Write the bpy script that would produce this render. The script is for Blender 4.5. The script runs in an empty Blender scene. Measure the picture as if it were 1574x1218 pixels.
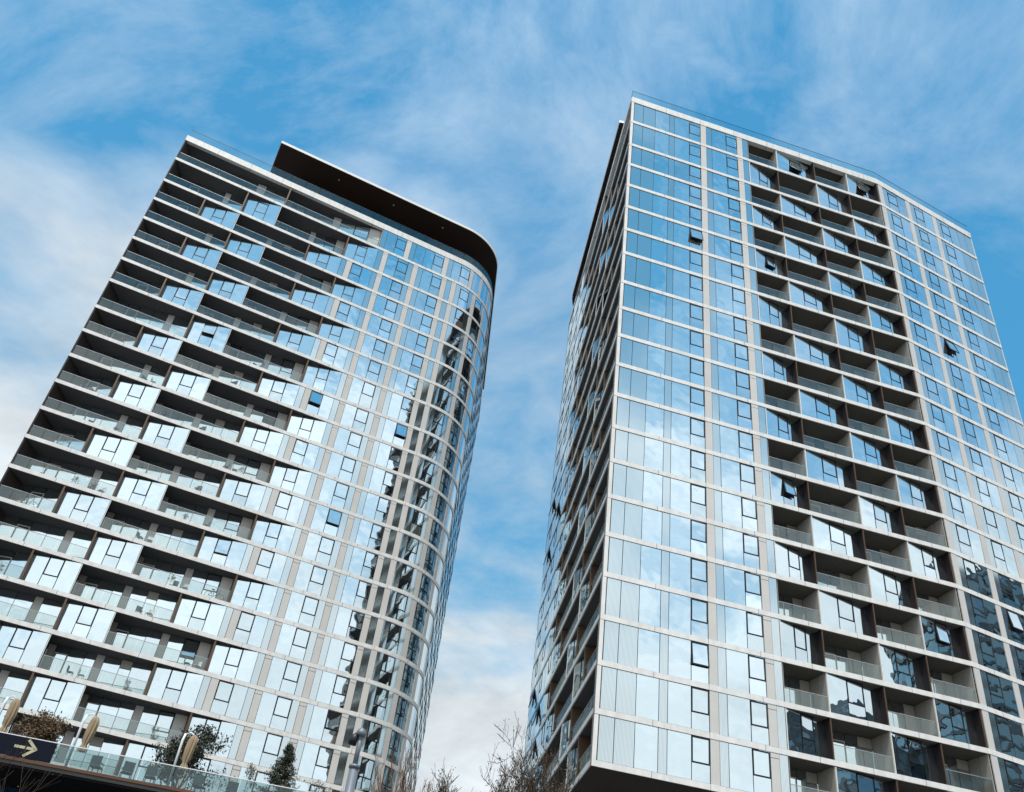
import bpy, math, random
from mathutils import Matrix, Vector
random.seed(7)
C = bpy.context.scene.collection
SC = bpy.context.scene
EYE = 1.6                                   # camera height; tower levels below are measured from it

# ------------------------------------------------------------------ camera
F_PX, PITCH, ROLL = 1387.18, 0.6480, 0.14642
fw = Vector((0, math.cos(PITCH), math.sin(PITCH)))
up0 = Vector((0, -math.sin(PITCH), math.cos(PITCH)))
rt0 = Vector((1, 0, 0))
RT = math.cos(ROLL) * rt0 + math.sin(ROLL) * up0
UP = -math.sin(ROLL) * rt0 + math.cos(ROLL) * up0
cd = bpy.data.cameras.new('camera')
cam = bpy.data.objects.new('camera', cd); C.objects.link(cam)
m = Matrix((RT, UP, -fw)).transposed().to_4x4(); m.translation = Vector((0, 0, EYE))
cam.matrix_world = m
cd.sensor_fit = 'HORIZONTAL'; cd.sensor_width = 36; cd.lens = 36 * F_PX / 1574
cd.clip_start = 0.1; cd.clip_end = 5000
SC.camera = cam

# ------------------------------------------------------------------ sky, sun, exposure
SUN_AZ, SUN_EL = -95.0, 64.0
w = bpy.data.worlds.new('World'); SC.world = w; w.use_nodes = True
nt = w.node_tree; N = nt.nodes; Lk = nt.links; N.clear()
def nd(t, **k):
    n = N.new(t)
    for a, b in k.items(): setattr(n, a, b)
    return n
def mth(op, a, b=None, c=None, clamp=False):
    n = nd('ShaderNodeMath', operation=op, use_clamp=clamp)
    for i, v in enumerate((a, b, c)):
        if v is None: continue
        if isinstance(v, (int, float)): n.inputs[i].default_value = v
        else: Lk.new(v, n.inputs[i])
    return n.outputs[0]
sky = nd('ShaderNodeTexSky', sky_type='NISHITA', sun_disc=False)
sky.sun_elevation = math.radians(SUN_EL); sky.sun_rotation = math.radians(90 - SUN_AZ)
sky.air_density = 1.0; sky.dust_density = 0.15; sky.ozone_density = 1.5
tc = nd('ShaderNodeTexCoord'); sep = nd('ShaderNodeSeparateXYZ'); Lk.new(tc.outputs['Generated'], sep.inputs[0])
den = mth('ADD', mth('MAXIMUM', sep.outputs[2], 0.0), 0.22)
cb = nd('ShaderNodeCombineXYZ')
Lk.new(mth('DIVIDE', sep.outputs[0], den), cb.inputs[0]); Lk.new(mth('DIVIDE', sep.outputs[1], den), cb.inputs[1])
def noise(scale, detail, rough, dist, loc, sc=(1, 1, 1), rot=0):
    mp = nd('ShaderNodeMapping'); mp.inputs['Location'].default_value = loc
    mp.inputs['Scale'].default_value = sc; mp.inputs['Rotation'].default_value = (0, 0, rot)
    Lk.new(cb.outputs[0], mp.inputs[0])
    t = nd('ShaderNodeTexNoise'); t.inputs['Scale'].default_value = scale; t.inputs['Detail'].default_value = detail
    t.inputs['Roughness'].default_value = rough; t.inputs['Distortion'].default_value = dist
    Lk.new(mp.outputs[0], t.inputs['Vector']); return t.outputs[0]
n_wisp = noise(2.1, 13, 0.66, 0.55, (3.1, 1.7, 0), (1.0, 1.25, 1), 0.6)     # thin high veil
n_bank = noise(0.75, 11, 0.56, 0.30, (-5.05, 7.85, 0), (1, 1.25, 1), 0.3)     # thicker banks low down
n_shade = noise(3.2, 10, 0.62, 0.4, (1.2, 4.4, 3.0))
cov = nd('ShaderNodeMapRange'); cov.inputs[1].default_value = 0.20; cov.inputs[2].default_value = 0.80
cov.inputs[3].default_value = 0.44; cov.inputs[4].default_value = -0.27; Lk.new(sep.outputs[2], cov.inputs[0])
bank = mth('SMOOTH_MIN', mth('MULTIPLY', mth('SUBTRACT', mth('ADD', mth('MULTIPLY_ADD', n_bank, 2.0, -0.5), cov.outputs[0]), 0.44), 3.8, clamp=True), 1.0, 0.1)
veil = mth('MULTIPLY', mth('MULTIPLY', mth('SUBTRACT', n_wisp, 0.42), 3.4, clamp=True), 0.48)
mask = mth('MAXIMUM', bank, veil)
tint = nd('ShaderNodeMix', data_type='RGBA', blend_type='MULTIPLY'); tint.inputs[0].default_value = 1
Lk.new(sky.outputs[0], tint.inputs[6]); tint.inputs[7].default_value = (0.32, 0.88, 1.02, 1)
def vmath(op, a, b):
    n = nd('ShaderNodeVectorMath', operation=op)
    for i, v in enumerate((a, b)):
        if isinstance(v, tuple): n.inputs[i].default_value = v
        else: Lk.new(v, n.inputs[i])
    return n.outputs[0]
soft = vmath('DIVIDE', vmath('MULTIPLY', tint.outputs[2], (1.10, 1.56, 2.0)), vmath('ADD', vmath('MULTIPLY', tint.outputs[2], (0.5, 0.5, 0.5)), (1.0, 1.0, 1.0)))   # bright horizon eased off
b1 = nd('ShaderNodeBackground'); Lk.new(soft, b1.inputs[0]); b1.inputs[1].default_value = 0.15
b2 = nd('ShaderNodeBackground'); b2.inputs[0].default_value = (0.87, 0.94, 0.98, 1); 
csh = nd('ShaderNodeMapRange'); csh.inputs[1].default_value = 0.3; csh.inputs[2].default_value = 0.7; csh.inputs[3].default_value = 0.36; csh.inputs[4].default_value = 0.54
Lk.new(n_shade, csh.inputs[0])
dt = nd('ShaderNodeVectorMath', operation='DOT_PRODUCT'); Lk.new(tc.outputs['Generated'], dt.inputs[0])
_a, _e = math.radians(SUN_AZ), math.radians(SUN_EL)
dt.inputs[1].default_value = (math.cos(_a) * math.cos(_e), math.sin(_a) * math.cos(_e), math.sin(_e))
fwd = mth('POWER', mth('MAXIMUM', dt.outputs['Value'], 0.0), 1.6)                 # clouds shine brighter on the sun's side
Lk.new(mth('MULTIPLY_ADD', fwd, 0.42, csh.outputs[0]), b2.inputs[1])
mx = nd('ShaderNodeMixShader'); Lk.new(mask, mx.inputs[0]); Lk.new(b1.outputs[0], mx.inputs[1]); Lk.new(b2.outputs[0], mx.inputs[2])
wo = nd('ShaderNodeOutputWorld'); Lk.new(mx.outputs[0], wo.inputs[0])

sd = bpy.data.lights.new('sun', 'SUN'); sd.energy = 2.3; sd.angle = math.radians(10); sd.color = (1, 0.95, 0.88)
sun = bpy.data.objects.new('sun', sd); C.objects.link(sun)
az, el = math.radians(SUN_AZ), math.radians(SUN_EL)
sun.rotation_euler = Vector((math.cos(az) * math.cos(el), math.sin(az) * math.cos(el), math.sin(el))).to_track_quat('Z', 'Y').to_euler()
SC.view_settings.view_transform = 'Standard'; SC.view_settings.look = 'None'
SC.view_settings.exposure = 0.9; SC.view_settings.gamma = 1.0; SC.view_settings.use_curve_mapping = False

# ------------------------------------------------------------------ materials
MATS = {}
def mat(name):
    mt = bpy.data.materials.new(name); mt.use_nodes = True; MATS[name] = mt
    t = mt.node_tree; t.nodes.clear(); return mt, t.nodes, t.links
def solid(name, col, rough=0.6, var=0.08, scale=0.6, metal=0.0, bump=0.0, spec=0.4, joints=None):
    mt, n, l = mat(name)
    o = n.new('ShaderNodeOutputMaterial'); b = n.new('ShaderNodeBsdfPrincipled'); l.new(b.outputs[0], o.inputs[0])
    g = n.new('ShaderNodeTexCoord'); ns = n.new('ShaderNodeTexNoise')
    ns.inputs['Scale'].default_value = scale; ns.inputs['Detail'].default_value = 6
    l.new(g.outputs['Object'], ns.inputs['Vector'])
    ge = n.new('ShaderNodeNewGeometry')
    ad = n.new('ShaderNodeMath'); ad.operation = 'ADD'; l.new(ns.outputs[0], ad.inputs[0])
    ri = n.new('ShaderNodeMath'); ri.operation = 'MULTIPLY'; l.new(ge.outputs['Random Per Island'], ri.inputs[0]); ri.inputs[1].default_value = 0.5
    l.new(ri.outputs[0], ad.inputs[1])
    mr = n.new('ShaderNodeMapRange'); mr.inputs[1].default_value = 0.35; mr.inputs[2].default_value = 1.15
    mr.inputs[3].default_value = 1 - var; mr.inputs[4].default_value = 1 + var; l.new(ad.outputs[0], mr.inputs[0])
    mxc = n.new('ShaderNodeMix'); mxc.data_type = 'RGBA'; mxc.blend_type = 'MULTIPLY'; mxc.inputs[0].default_value = 1
    mxc.inputs[6].default_value = (*col, 1); l.new(mr.outputs[0], mxc.inputs[7]); l.new(mxc.outputs[2], b.inputs['Base Color'])
    if joints:                                                  # sealed panel joints and faint rain streaks along the cladding
        uv = n.new('ShaderNodeUVMap'); uv.uv_map = 'UVMap'; sp = n.new('ShaderNodeSeparateXYZ'); l.new(uv.outputs[0], sp.inputs[0])
        fr = n.new('ShaderNodeMath'); fr.operation = 'PINGPONG'; l.new(sp.outputs[0], fr.inputs[0]); fr.inputs[1].default_value = joints / 2
        jt = n.new('ShaderNodeMapRange'); l.new(fr.outputs[0], jt.inputs[0]); jt.inputs[1].default_value = 0.012; jt.inputs[2].default_value = 0.022; jt.inputs[3].default_value = 0.25; jt.inputs[4].default_value = 1.0
        st = n.new('ShaderNodeTexNoise'); st.inputs['Scale'].default_value = 2.2; st.inputs['Detail'].default_value = 5
        cmb = n.new('ShaderNodeCombineXYZ'); l.new(sp.outputs[0], cmb.inputs[0]); sy = n.new('ShaderNodeMath'); sy.operation = 'MULTIPLY'; l.new(sp.outputs[1], sy.inputs[0]); sy.inputs[1].default_value = 0.35; l.new(sy.outputs[0], cmb.inputs[1])
        l.new(cmb.outputs[0], st.inputs['Vector'])
        sr = n.new('ShaderNodeMapRange'); l.new(st.outputs[0], sr.inputs[0]); sr.inputs[1].default_value = 0.3; sr.inputs[2].default_value = 0.65; sr.inputs[3].default_value = 0.86; sr.inputs[4].default_value = 1.02
        pr = n.new('ShaderNodeMath'); pr.operation = 'MULTIPLY'; l.new(jt.outputs[0], pr.inputs[0]); l.new(sr.outputs[0], pr.inputs[1])
        m2 = n.new('ShaderNodeMix'); m2.data_type = 'RGBA'; m2.blend_type = 'MULTIPLY'; m2.inputs[0].default_value = 1
        l.new(mxc.outputs[2], m2.inputs[6]); l.new(pr.outputs[0], m2.inputs[7]); l.new(m2.outputs[2], b.inputs['Base Color'])
    b.inputs['Roughness'].default_value = rough; b.inputs['Metallic'].default_value = metal
    b.inputs['Specular IOR Level'].default_value = spec
    if bump:
        bp = n.new('ShaderNodeBump'); bp.inputs['Strength'].default_value = bump; bp.inputs['Distance'].default_value = 0.01
        l.new(ns.outputs[0], bp.inputs['Height']); l.new(bp.outputs[0], b.inputs['Normal'])
    return mt
def mirror_glass(name, tint, refl, deep, wave=0.02, ribs=False, rough=0.0):
    """coated facade glass: strong mirror over a dark (or fritted) pane, slightly wavy"""
    mt, n, l = mat(name)
    o = n.new('ShaderNodeOutputMaterial'); gl = n.new('ShaderNodeBsdfGlossy'); df = n.new('ShaderNodeBsdfDiffuse')
    gl.inputs['Roughness'].default_value = rough; gl.inputs['Color'].default_value = (*tint, 1); df.inputs['Color'].default_value = (*deep, 1)
    mxs = n.new('ShaderNodeMixShader'); l.new(df.outputs[0], mxs.inputs[1]); l.new(gl.outputs[0], mxs.inputs[2]); l.new(mxs.outputs[0], o.inputs[0])
    ge = n.new('ShaderNodeNewGeometry'); tcn = n.new('ShaderNodeTexCoord')
    lw = n.new('ShaderNodeLayerWeight'); lw.inputs[0].default_value = 0.35
    fr = n.new('ShaderNodeMapRange'); l.new(lw.outputs['Facing'], fr.inputs[0]); fr.inputs[3].default_value = refl; fr.inputs[4].default_value = min(1.0, refl + 0.2)
    rv = n.new('ShaderNodeMath'); rv.operation = 'MULTIPLY_ADD'; l.new(ge.outputs['Random Per Island'], rv.inputs[0]); rv.inputs[1].default_value = 0.24; rv.inputs[2].default_value = -0.15
    sm = n.new('ShaderNodeMath'); sm.operation = 'ADD'; sm.use_clamp = True; l.new(fr.outputs[0], sm.inputs[0]); l.new(rv.outputs[0], sm.inputs[1])
    l.new(sm.outputs[0], mxs.inputs[0])
    # every pane gets its own wave: offset the noise by the island's random number
    cm = n.new('ShaderNodeCombineXYZ'); ml = n.new('ShaderNodeMath'); ml.operation = 'MULTIPLY'; ml.inputs[1].default_value = 57.0
    l.new(ge.outputs['Random Per Island'], ml.inputs[0]); l.new(ml.outputs[0], cm.inputs[2])
    va = n.new('ShaderNodeVectorMath'); va.operation = 'ADD'; l.new(tcn.outputs['Object'], va.inputs[0]); l.new(cm.outputs[0], va.inputs[1])
    ns = n.new('ShaderNodeTexNoise'); ns.inputs['Scale'].default_value = 0.65; ns.inputs['Detail'].default_value = 1.3
    l.new(va.outputs[0], ns.inputs['Vector'])
    bp = n.new('ShaderNodeBump'); bp.inputs['Strength'].default_value = 1.0; bp.inputs['Distance'].default_value = wave
    l.new(ns.outputs[0], bp.inputs['Height'])
    if not ribs:
        h1 = n.new('ShaderNodeMath'); h1.operation = 'MULTIPLY'; l.new(ge.outputs['Random Per Island'], h1.inputs[0]); h1.inputs[1].default_value = 37.3
        h2 = n.new('ShaderNodeMath'); h2.operation = 'FRACT'; l.new(h1.outputs[0], h2.inputs[0])
        rp = n.new('ShaderNodeValToRGB'); rp.color_ramp.interpolation = 'CONSTANT'; l.new(h2.outputs[0], rp.inputs[0])
        e = rp.color_ramp.elements; e[0].color = (*deep, 1); e[1].position = 0.70; e[1].color = (deep[0] + 0.08, deep[1] + 0.08, deep[2] + 0.07, 1)
        e2 = e.new(0.86); e2.color = (0.38, 0.37, 0.34, 1); l.new(rp.outputs[0], df.inputs['Color'])
    if ribs:
        uv = n.new('ShaderNodeUVMap'); uv.uv_map = 'UVMap'; sp = n.new('ShaderNodeSeparateXYZ'); l.new(uv.outputs[0], sp.inputs[0])
        wv = n.new('ShaderNodeMath'); wv.operation = 'MULTIPLY'; l.new(sp.outputs[0], wv.inputs[0]); wv.inputs[1].default_value = 2 * math.pi / 0.085
        sn = n.new('ShaderNodeMath'); sn.operation = 'SINE'; l.new(wv.outputs[0], sn.inputs[0])
        mr = n.new('ShaderNodeMapRange'); mr.inputs[1].default_value = -1; mr.inputs[3].default_value = 0.72; mr.inputs[4].default_value = 1.15; l.new(sn.outputs[0], mr.inputs[0])
        mxc = n.new('ShaderNodeMix'); mxc.data_type = 'RGBA'; mxc.blend_type = 'MULTIPLY'; mxc.inputs[0].default_value = 1
        mxc.inputs[6].default_value = (*deep, 1); l.new(mr.outputs[0], mxc.inputs[7]); l.new(mxc.outputs[2], df.inputs['Color'])
        mr2 = n.new('ShaderNodeMix'); mr2.data_type = 'RGBA'; mr2.blend_type = 'MULTIPLY'; mr2.inputs[0].default_value = 1
        mr2.inputs[6].default_value = (*tint, 1); l.new(mr.outputs[0], mr2.inputs[7]); l.new(mr2.outputs[2], gl.inputs['Color'])
    for sh in (gl, df): l.new(bp.outputs[0], sh.inputs['Normal'])
    return mt
def rail_glass(name, col, refl):
    mt, n, l = mat(name)
    o = n.new('ShaderNodeOutputMaterial'); tr = n.new('ShaderNodeBsdfTransparent'); gl = n.new('ShaderNodeBsdfGlossy')
    tr.inputs[0].default_value = (*col, 1); gl.inputs['Roughness'].default_value = 0.02; gl.inputs['Color'].default_value = (0.85, 0.93, 0.93, 1)
    lw = n.new('ShaderNodeLayerWeight'); lw.inputs[0].default_value = 0.4
    fr = n.new('ShaderNodeMapRange'); l.new(lw.outputs['Facing'], fr.inputs[0]); fr.inputs[3].default_value = refl; fr.inputs[4].default_value = 0.14
    mxs = n.new('ShaderNodeMixShader'); l.new(fr.outputs[0], mxs.inputs[0]); l.new(tr.outputs[0], mxs.inputs[1]); l.new(gl.outputs[0], mxs.inputs[2])
    l.new(mxs.outputs[0], o.inputs[0]); return mt
solid('band', (0.75, 0.73, 0.695), 0.42, 0.07, 0.35, bump=0.1, spec=0.3, joints=3.87)
solid('pier', (0.57, 0.55, 0.52), 0.42, 0.09, 0.5, bump=0.1, spec=0.3)
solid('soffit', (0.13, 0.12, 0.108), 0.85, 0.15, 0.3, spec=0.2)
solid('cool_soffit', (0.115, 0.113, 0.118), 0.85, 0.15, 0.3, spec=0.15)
solid('panel', (0.40, 0.375, 0.335), 0.6, 0.1, 0.5)
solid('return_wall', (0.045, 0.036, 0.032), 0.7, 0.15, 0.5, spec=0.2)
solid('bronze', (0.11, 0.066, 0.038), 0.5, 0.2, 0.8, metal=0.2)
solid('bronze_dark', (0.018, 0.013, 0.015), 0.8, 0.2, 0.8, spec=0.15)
solid('frame', (0.012, 0.013, 0.016), 0.45, 0.1)
solid('backing', (0.02, 0.022, 0.025), 0.7, 0.1)
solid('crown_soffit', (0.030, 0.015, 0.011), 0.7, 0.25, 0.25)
solid('white_trim', (0.72, 0.71, 0.68), 0.5, 0.05)
solid('door_frame', (0.50, 0.48, 0.44), 0.5, 0.05)
solid('rail_metal', (0.45, 0.46, 0.46), 0.35, 0.05, metal=0.6)
mirror_glass('glass', (0.79, 0.89, 0.93), 0.85, (0.015, 0.03, 0.04), 0.017)
mirror_glass('ribbed', (0.80, 0.88, 0.90), 0.74, (0.16, 0.19, 0.19), 0.004, ribs=True, rough=0.07)
mirror_glass('spandrel', (0.30, 0.42, 0.50), 0.6, (0.01, 0.015, 0.02), 0.01)
rail_glass('rail', (0.87, 0.89, 0.87), 0.07)
rail_glass('roof_rail', (0.84, 0.93, 0.94), 0.05)

# ------------------------------------------------------------------ tower kit
def proj_area(vs):
    xs, ys = [], []
    for v in vs:
        p = Vector(v) - Vector((0, 0, EYE)); d = p.dot(fw)
        if d < 0.5: return 0
        xs.append(p.dot(RT) / d * 666); ys.append(p.dot(UP) / d * 666)
    if min(xs) > 512 or max(xs) < -512 or min(ys) > 396 or max(ys) < -396: return 0
    return (max(xs) - min(xs)) * (max(ys) - min(ys))
class Path:
    """a facade line: straight runs with an optional mitred bend or a rounded end; s runs along it, d goes inwards"""
    def __init__(self, o, ang, inward, bend=None, arc=None):
        self.o, self.a, self.sg, self.bend, self.arc = o, ang, inward, bend, arc
    def local(self, s, d):
        if self.bend:
            sb, da = self.bend
            if abs(s - sb) < 1e-6: return (sb - d * math.tan(da / 2), d)
            if s > sb:
                e = s - sb
                return (sb + e * math.cos(da) - d * math.sin(da), e * math.sin(da) + d * math.cos(da))
        if self.arc:
            s0, R, T = self.arc
            if s > s0:
                th = min((s - s0) / R, T); e = max(0, s - s0 - R * T)
                return (s0 + (R - d) * math.sin(th) + e * math.cos(T), R - (R - d) * math.cos(th) + e * math.sin(T))
        return (s, d)
    def pt(self, s, d, z):
        u, v = self.local(s, d); c, sn = math.cos(self.a), math.sin(self.a)
        return (self.o[0] + u * c - v * sn * self.sg, self.o[1] + u * sn + v * c * self.sg, z + EYE)
    def cuts(self, s0, s1, step=0.35):
        out = [s0]
        if self.bend and s0 < self.bend[0] < s1: out.append(self.bend[0])
        if self.arc:
            a, R, T = self.arc; lo, hi = max(s0, a), min(s1, a + R * T)
            if hi > lo + 1e-6:
                k = max(1, math.ceil((hi - lo) / step))
                out += [lo + (hi - lo) * i / k for i in range(k + 1)]
        out.append(s1); out = sorted(out)
        return [x for i, x in enumerate(out) if i == 0 or x - out[i - 1] > 1e-5]
class Piece:
    def __init__(self, v, f, mat, smooth=(), uv=None): self.v, self.f, self.mat, self.sm, self.uv, self.kids = v, f, mat, set(smooth), uv, []
def join(ps):
    v, f, sm, uv = [], [], [], []
    for p in ps:
        b = len(v); sm += [len(f) + i for i in p.sm]; v += p.v; f += [tuple(i + b for i in q) for q in p.f]
        uv += p.uv if p.uv else [(0, 0)] * len(p.v)
    return Piece(v, f, ps[0].mat, sm, uv)
def prism(pa, plan, z0, z1, mat):
    """plan: list of (s, d) corners, outer edge first (left to right), then back"""
    n = len(plan); v = [pa.pt(s, d, z0) for s, d in plan] + [pa.pt(s, d, z1) for s, d in plan]
    f = [tuple(range(n))[::-1], tuple(range(n, 2 * n))] + [(i, (i + 1) % n, n + (i + 1) % n, n + i) for i in range(n)]
    if pa.sg < 0: f = [q[::-1] for q in f]
    return Piece(v, f, mat)
def box(pa, s0, s1, d0, d1, z0, z1, mat, tilt=0.0, step=0.35):
    if mat == 'sash_glass': mat, tilt = 'glass', 0.007
    cs = pa.cuts(s0, s1, step); n = len(cs)
    rx, ry = random.gauss(0, tilt), random.gauss(0, tilt); sc, zc = (s0 + s1) / 2, (z0 + z1) / 2
    dd = lambda s, z: rx * (z - zc) + ry * (s - sc)
    v, f, uv = [], [], []
    for s in cs:                                                # front strip has vertices of its own
        v += [pa.pt(s, d0 + dd(s, z0), z0), pa.pt(s, d0 + dd(s, z1), z1)]; uv += [(s, z0), (s, z1)]
    for i in range(n - 1): f.append((2 * i, 2 * i + 2, 2 * i + 3, 2 * i + 1))
    nf = len(f); b = len(v)
    for s in cs:
        v += [pa.pt(s, d0 + dd(s, z0), z0), pa.pt(s, d0 + dd(s, z1), z1), pa.pt(s, d1, z0), pa.pt(s, d1, z1)]; uv += [(s, 0)] * 4
    for i in range(n - 1):
        a, c = b + 4 * i, b + 4 * i + 4
        f += [(a + 2, a + 3, c + 3, c + 2), (a, a + 2, c + 2, c), (a + 1, c + 1, c + 3, a + 3)]
    e = b + 4 * (n - 1)
    f += [(b, b + 1, b + 3, b + 2), (e, e + 2, e + 3, e + 1)]
    if pa.sg < 0: f = [q[::-1] for q in f]
    return Piece(v, f, mat, range(nf) if n > 2 else (), uv)
def slant(pa, sA, dA, sB, dB, z0, z1, th, mat, tilt=0.0):
    """flat upright panel between two plan points (straight part of a path), th = thickness inwards"""
    if mat == 'sash_glass': mat, tilt = 'glass', 0.007
    L = math.hypot(sB - sA, dB - dA); nx, ny = -(dB - dA) / L * th, (sB - sA) / L * th
    rx = random.gauss(0, tilt); ry = random.gauss(0, tilt); hz = (z1 - z0) / 2
    def P(s, d, z, k): return pa.pt(s, d + rx * (hz if z == z1 else -hz) + ry * k, z)
    v = [P(sA, dA, z0, -L / 2), P(sB, dB, z0, L / 2), P(sB, dB, z1, L / 2), P(sA, dA, z1, -L / 2),
         pa.pt(sA + nx, dA + ny, z0), pa.pt(sB + nx, dB + ny, z0), pa.pt(sB + nx, dB + ny, z1), pa.pt(sA + nx, dA + ny, z1)]
    f = [(0, 1, 2, 3), (5, 4, 7, 6), (4, 0, 3, 7), (1, 5, 6, 2), (3, 2, 6, 7), (4, 5, 1, 0)]
    uv = [(0, 0), (L, 0), (L, 1), (0, 1)] * 2
    if pa.sg < 0: f = [q[::-1] for q in f]
    return Piece(v, f, mat, (), uv)
def lerp(a, b, t): return a + (b - a) * t
def make_obj(name, p, parent, mats=None):
    me = bpy.data.meshes.new(name); me.from_pydata(p.v, [], p.f)
    if p.uv:
        ul = me.uv_layers.new(name='UVMap')
        for lp in me.loops: ul.data[lp.index].uv = p.uv[lp.vertex_index]
    for i in p.sm: me.polygons[i].use_smooth = True
    for mm in (mats or [p.mat]): me.materials.append(MATS[mm])
    o = bpy.data.objects.new(name, me); C.objects.link(o); o.parent = parent
    return o
def thing(name, label, cat, loc=(0, 0, 0), group=None):
    o = bpy.data.objects.new(name, None); C.objects.link(o); o.location = loc; o.empty_display_size = 0.3
    o['label'] = label; o['category'] = cat
    if group: o['group'] = group
    return o
class Tower:
    def __init__(self, label):
        self.root = thing('apartment_tower', label, 'building'); self.parts = {}
    def add(self, name, p, *kids):
        p.kids = list(kids); self.parts.setdefault(name, []).append(p); return p
    def build(self, limit=290):
        for name, ps in self.parts.items():
            ps.sort(key=lambda p: -proj_area(p.v + [q for k in p.kids for q in k[1].v]))
            for p in ps[:limit]:
                o = make_obj(name, p, self.root)
                for kn, kp in p.kids: make_obj(kn, kp, o)
            rest = ps[limit:]
            if rest:
                ml, v, f, mi, uv, sm = [], [], [], [], [], []
                for p in rest:
                    for q in [p] + [k[1] for k in p.kids]:
                        if q.mat not in ml: ml.append(q.mat)
                        b = len(v); sm += [len(f) + i for i in q.sm]; v += q.v; uv += q.uv if q.uv else [(0, 0)] * len(q.v)
                        f += [tuple(i + b for i in x) for x in q.f]; mi += [ml.index(q.mat)] * len(q.f)
                o = make_obj(name, Piece(v, f, ml[0], sm, uv), self.root, ml)
                for i, x in enumerate(mi): o.data.polygons[i].material_index = x
                o['kind'] = 'stuff'

# storey levels (centre of each floor band), top to bottom, relative to the eye
H, HT, HB = 3.1, 3.741, 3.599
def levels(zb, n_extra=0):
    z = [zb]
    for k in range(21, 0, -1): z.append(z[-1] + (HT if k <= 2 else HB if k == 8 else H))
    z = z[::-1]
    for i in range(n_extra): z.append(z[-1] - H)
    return z
BH = 0.18                                                       # half height of a floor band
GAP = 0.03
def cell_z(Z, k):
    return Z[k + 1] + BH + GAP, Z[k] - (0.42 if k == 0 else BH) - GAP

def sash(T, mk, z0, z1, k, opened=0.0):
    """opening window over a fixed light; mk(za, zb, inset, proud, mat) returns a pane-like piece"""
    top = z1 - (0.42 if k < 2 else 0.03); h = 1.58 if top - z0 > 2.2 else (top - z0) * 0.6
    bot = top - h; fw_ = 0.075
    fr = [mk(top - fw_, top, 0, 1, 0, 'frame'), mk(bot, bot + fw_, 0, 1, 0, 'frame'), mk(bot, top, 0, fw_, 1, 'frame'), mk(bot, top, -fw_, 1, 2, 'frame')]
    pane = mk(bot + fw_ - 0.01, top - fw_ + 0.01, fw_ - 0.01, -fw_ + 0.01, 3, 'sash_glass')
    if opened:
        piv = top + EYE
        def swing(p, pa):
            nx, ny = out_normal
            for i, (x, y, z) in enumerate(p.v):
                q = (piv - z); p.v[i] = (x + nx * q * math.sin(opened), y + ny * q * math.sin(opened), piv - q * math.cos(opened))
        a, b = fr[2].v[0], fr[3].v[0]
        tx, ty = b[0] - a[0], b[1] - a[1]; Ln = math.hypot(tx, ty); out_normal = (ty / Ln, -tx / Ln)
        if out_normal[0] * (0 - a[0]) + out_normal[1] * (0 - a[1]) < 0: out_normal = (-out_normal[0], -out_normal[1])
        for p in fr + [pane]: swing(p, None)
    T.add('sash_window', join(fr), ('sash_pane', pane))
    T.add('window_pane', mk(z0, bot - 0.03, 0.015, -0.015, 3, 'glass'))
    if k < 2: T.add('window_pane', mk(top + 0.03, z1, 0.015, -0.015, 3, 'glass'))

def flush_cell(T, pa, kind, s0, s1, z0, z1, k, opened=0.0, cap=False):
    g = 0.02
    if kind == 'C': T.add('window_pane', box(pa, s0 + g, s1 - g, 0.0, 0.04, z0, z1, 'glass', 0.0045))
    elif kind == 'R': T.add('ribbed_pane', box(pa, s0 + g, s1 - g, 0.0, 0.04, z0, z1, 'ribbed', 0.001))
    elif kind == 'P':
        if cap and z1 - z0 > 2.4:
            T.add('pier_panel', join([box(pa, s0 + g, s1 - g, -0.035, 0.04, z0, z1 - 0.33, 'pier'), box(pa, s0 + g, s1 - g, -0.035, 0.04, z1 - 0.29, z1 + 0.02, 'pier')]))
        else: T.add('pier_panel', box(pa, s0 + g, s1 - g, -0.035, 0.04, z0 - 0.02, z1 + 0.02, 'pier'))
    elif kind == 'S':
        def mk(za, zb, a, b, lay, mt):
            sa = s0 + g + a if a >= 0 else s1 - g + a
            sb = s0 + g + b if (0 < b < 1) else (s1 - g if b == 1 else s1 - g + b)
            d = {0: -0.022, 1: -0.024, 2: -0.026, 3: 0.0}[lay]
            return box(pa, sa, sb, d, 0.05, za, zb, mt, 0.0045 if mt == 'glass' else 0)
        sash(T, mk, z0, z1, k, opened)

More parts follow.
